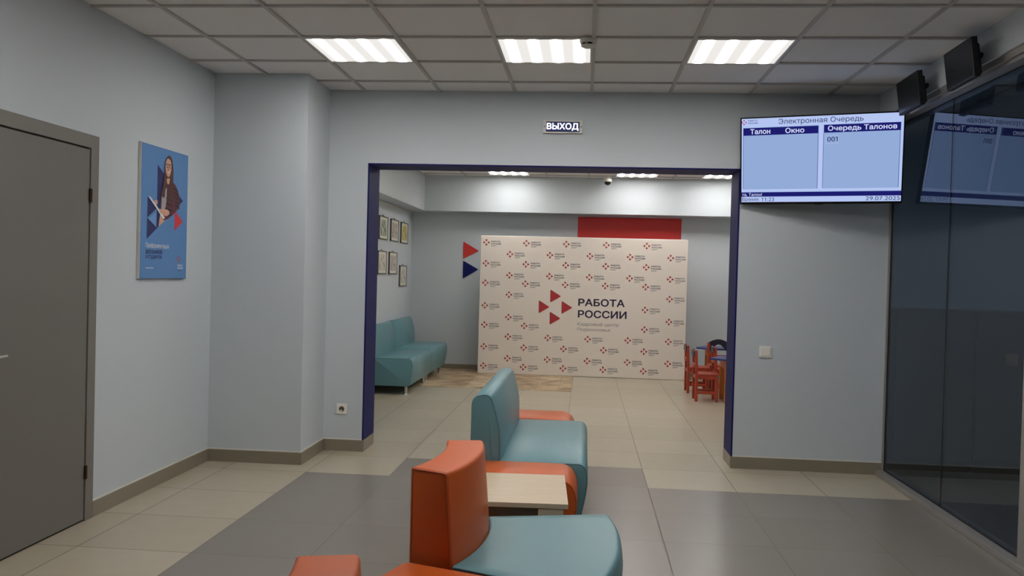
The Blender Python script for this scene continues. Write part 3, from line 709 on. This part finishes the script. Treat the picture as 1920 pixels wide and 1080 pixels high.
# ------------------------------------------------------------------ pictures in the far room
def art_mat(name, cols):
    m = bpy.data.materials.new(name); m.use_nodes = True; nt = m.node_tree
    p = nt.nodes['Principled BSDF']; p.inputs['Roughness'].default_value = .5
    n = nt.nodes.new('ShaderNodeTexNoise'); n.inputs['Scale'].default_value = 9; n.inputs['Detail'].default_value = 3; n.inputs['Distortion'].default_value = 1
    tc = nt.nodes.new('ShaderNodeTexCoord'); r = nt.nodes.new('ShaderNodeValToRGB'); r.color_ramp.interpolation = 'EASE'
    nt.links.new(tc.outputs['Object'], n.inputs['Vector']); nt.links.new(n.outputs['Fac'], r.inputs[0]); nt.links.new(r.outputs[0], p.inputs['Base Color'])
    e = r.color_ramp.elements; e[0].position = .38; e[0].color = cols[0]; e[1].position = .62; e[1].color = cols[-1]
    for i, c in enumerate(cols[1:-1]): e.new(.38+.24*(i+1)/(len(cols)-1)).color = c
    return m
ART = [art_mat('green and grey drawing', (srgb(88, 96, 84), srgb(150, 160, 140), srgb(206, 204, 190))), art_mat('grey and pink drawing', (srgb(120, 120, 120), srgb(196, 190, 184), srgb(190, 160, 156))),
       art_mat('yellow and green drawing', (srgb(130, 140, 70), srgb(200, 178, 90), srgb(214, 204, 150))), art_mat('pale brown drawing', (srgb(150, 140, 120), srgb(206, 202, 186), srgb(214, 210, 198)))]
def picture(label, yc, zc, art, hw=.225, hh=.15):
    t = thing('framed_picture', label, 'picture', (BX, yc, zc), 0, 'framed drawings on the far room wall')
    f = MB()
    for a, c in (((-hw, -hh), (hw, -hh+.012)), ((-hw, hh-.012), (hw, hh)), ((-hw, -hh), (-hw+.012, hh)), ((hw-.012, -hh), (hw, hh))): f.box((.0, a[0], a[1]), (.022, c[0], c[1]), M['picf'])
    f.build('frame', t)
    MB().box((.002, -hw+.012, -hh+.012), (.016, hw-.012, hh-.012), M['paper']).build('mount', t)
    MB().box((.016, -hw+.07, -hh+.045), (.0168, hw-.07, hh-.045), art).build('drawing', t)
    MB().tube([(.004, -.08, hh), (.004, 0, hh+.022), (.004, .08, hh)], .003, M['dgrey'], 6).build('hanger', t)
picture('framed green and grey drawing, top row, half hidden by the blue jamb', 10.945, 2.012, ART[0]); picture('framed grey and pink drawing, middle of the top row', 11.600, 2.012, ART[1]); picture('framed yellow and green drawing, top row, nearest the corner', 12.235, 2.008, ART[2])
picture('framed pale drawing, lower row, half hidden by the blue jamb', 10.915, 1.562, ART[3]); picture('framed pale drawing, lower row, under the grey and pink one', 11.545, 1.562, ART[1]); picture('framed pale drawing hung lowest, nearest the corner', 12.215, 1.388, ART[3])

# ------------------------------------------------------------------ children's chairs and tables
def kid_chair(label, loc, rz, top='kid', arch=False):
    t = thing('child_chair', label, 'chair', loc, rz, "children's chairs"); w = .30; D = .27
    for y in (0, w-.035):
        MB().box((0, y, 0), (.032, y+.035, .34), M['kid'], .004).box((0, y, .34), (.030, y+.033, .605), M['kid'], .006, rot=Matrix.Rotation(-.05, 3, 'Y'), piv=(.016, y+.017, .34)).build('back_post', t)
        MB().box((D-.035, y, 0), (D, y+.035, .30), M['kid'], .004).build('leg', t)
        MB().box((.032, y+.005, .268), (D-.035, y+.030, .315), M['kid'], .003).build('seat_rail', t)
        MB().box((.032, y+.006, .090), (D-.035, y+.028, .120), M['kid'], .003).build('stretcher', t)
    MB().box((.030, .0, .315), (D+.015, w, .330), M['kid'], .004).build('seat', t)
    MB().box((D-.028, .035, .262), (D-.010, w-.035, .300), M['kid'], .002).build('front_rail', t)
    MB().box((.006, .035, .262), (.022, w-.035, .300), M['kid'], .002).build('rear_rail', t)
    o = MB().box((-.012, .033, .40), (.004, w-.033, .445), M['kid'], .003).build('back_slat', t)
    if arch:
        pts = [(.0, .50), (.0, .60)]+[(w*i/10, .60+.055*math.sin(PI*i/10)) for i in range(1, 10)]+[(w, .60), (w, .50)]+[(w-.05-(w-.10)*i/8, .50+.085*math.sin(PI*i/8)) for i in range(0, 9)]
        o = MB().prism(pts, lambda a, b, dd: (-.026+dd, a, b), .014, M['kdark']).build('top_slat', t)
    else: o = MB().box((-.022, .033, .53), (-.006, w-.033, .60), M['kdark'], .004).build('top_slat', t)
    o['label'] = 'dark navy top slat'
    return t
kid_chair("orange-red child's chair at the right, nearest one by the jamb", (1.335, 10.265, 0), 0)
kid_chair("orange-red child's chair beside the press wall's right edge, leftmost chair", (1.325, 11.00, 0), 0)
kid_chair("orange-red child's chair between the two blue tables", (1.650, 10.86, 0), 0)
kid_chair("child's chair with arched navy backrest behind the blue table tops", (1.655, 11.62, 0), -PI/2, arch=True)
def kid_table(label, loc):
    t = thing('child_table', label, 'table', loc, 0, "children's tables")
    poly = [(-.06, .14), (.10, .0), (.56, .0), (.72, .14), (.56, .46), (.10, .46)]
    MB().prism(poly, lambda a, b, dd: (a, b, .500+dd), .022, M['kblue']).build('tabletop', t)
    for x in (.10, .49): MB().box((x, .03, 0), (x+.085, .055, .500), M['kid2'], .003).build('leg', t); MB().box((x, .405, 0), (x+.085, .430, .500), M['kid2'], .003).build('leg', t)
    MB().box((.10, .055, .40), (.125, .405, .500), M['kid2'], .002).build('apron', t)
    MB().box((.55, .055, .40), (.575, .405, .500), M['kid2'], .002).build('apron', t)
kid_table("child's blue-topped table with orange legs, nearer one by the jamb", (1.565, 10.17, 0))
kid_table("child's blue-topped table, farther one by the back wall", (1.60, 11.72, 0))

# ------------------------------------------------------------------ cabinets behind the glass
def cabinet(label, x0, hinge_left):
    t = thing('cabinet', label, 'cabinet', (x0, 6.90, 0), 0, 'grey cabinets behind the glass')
    MB().box((.002, .02, .08), (.604, .44, 1.26), M['cabd'], .002).build('body', t)
    MB().box((.01, .03, 0), (.596, .44, .08), M['cabd']).build('plinth', t)
    dr = MB().box((.012, 0, .085), (.594, .02, 1.257), M['cab'], .002).build('door', t)
    x = .545 if hinge_left else .075
    MB().tube([(x, 0, 1.165), (x, -.03, 1.172), (x, -.03, 1.218), (x, 0, 1.225)], .005, M['chrome'], 8).build('handle', dr, 40)
cabinet('grey cabinet behind the dark glass, handle at its right edge', 2.425, True)
cabinet('grey cabinet behind the dark glass, handle at its left edge', 3.032, False)
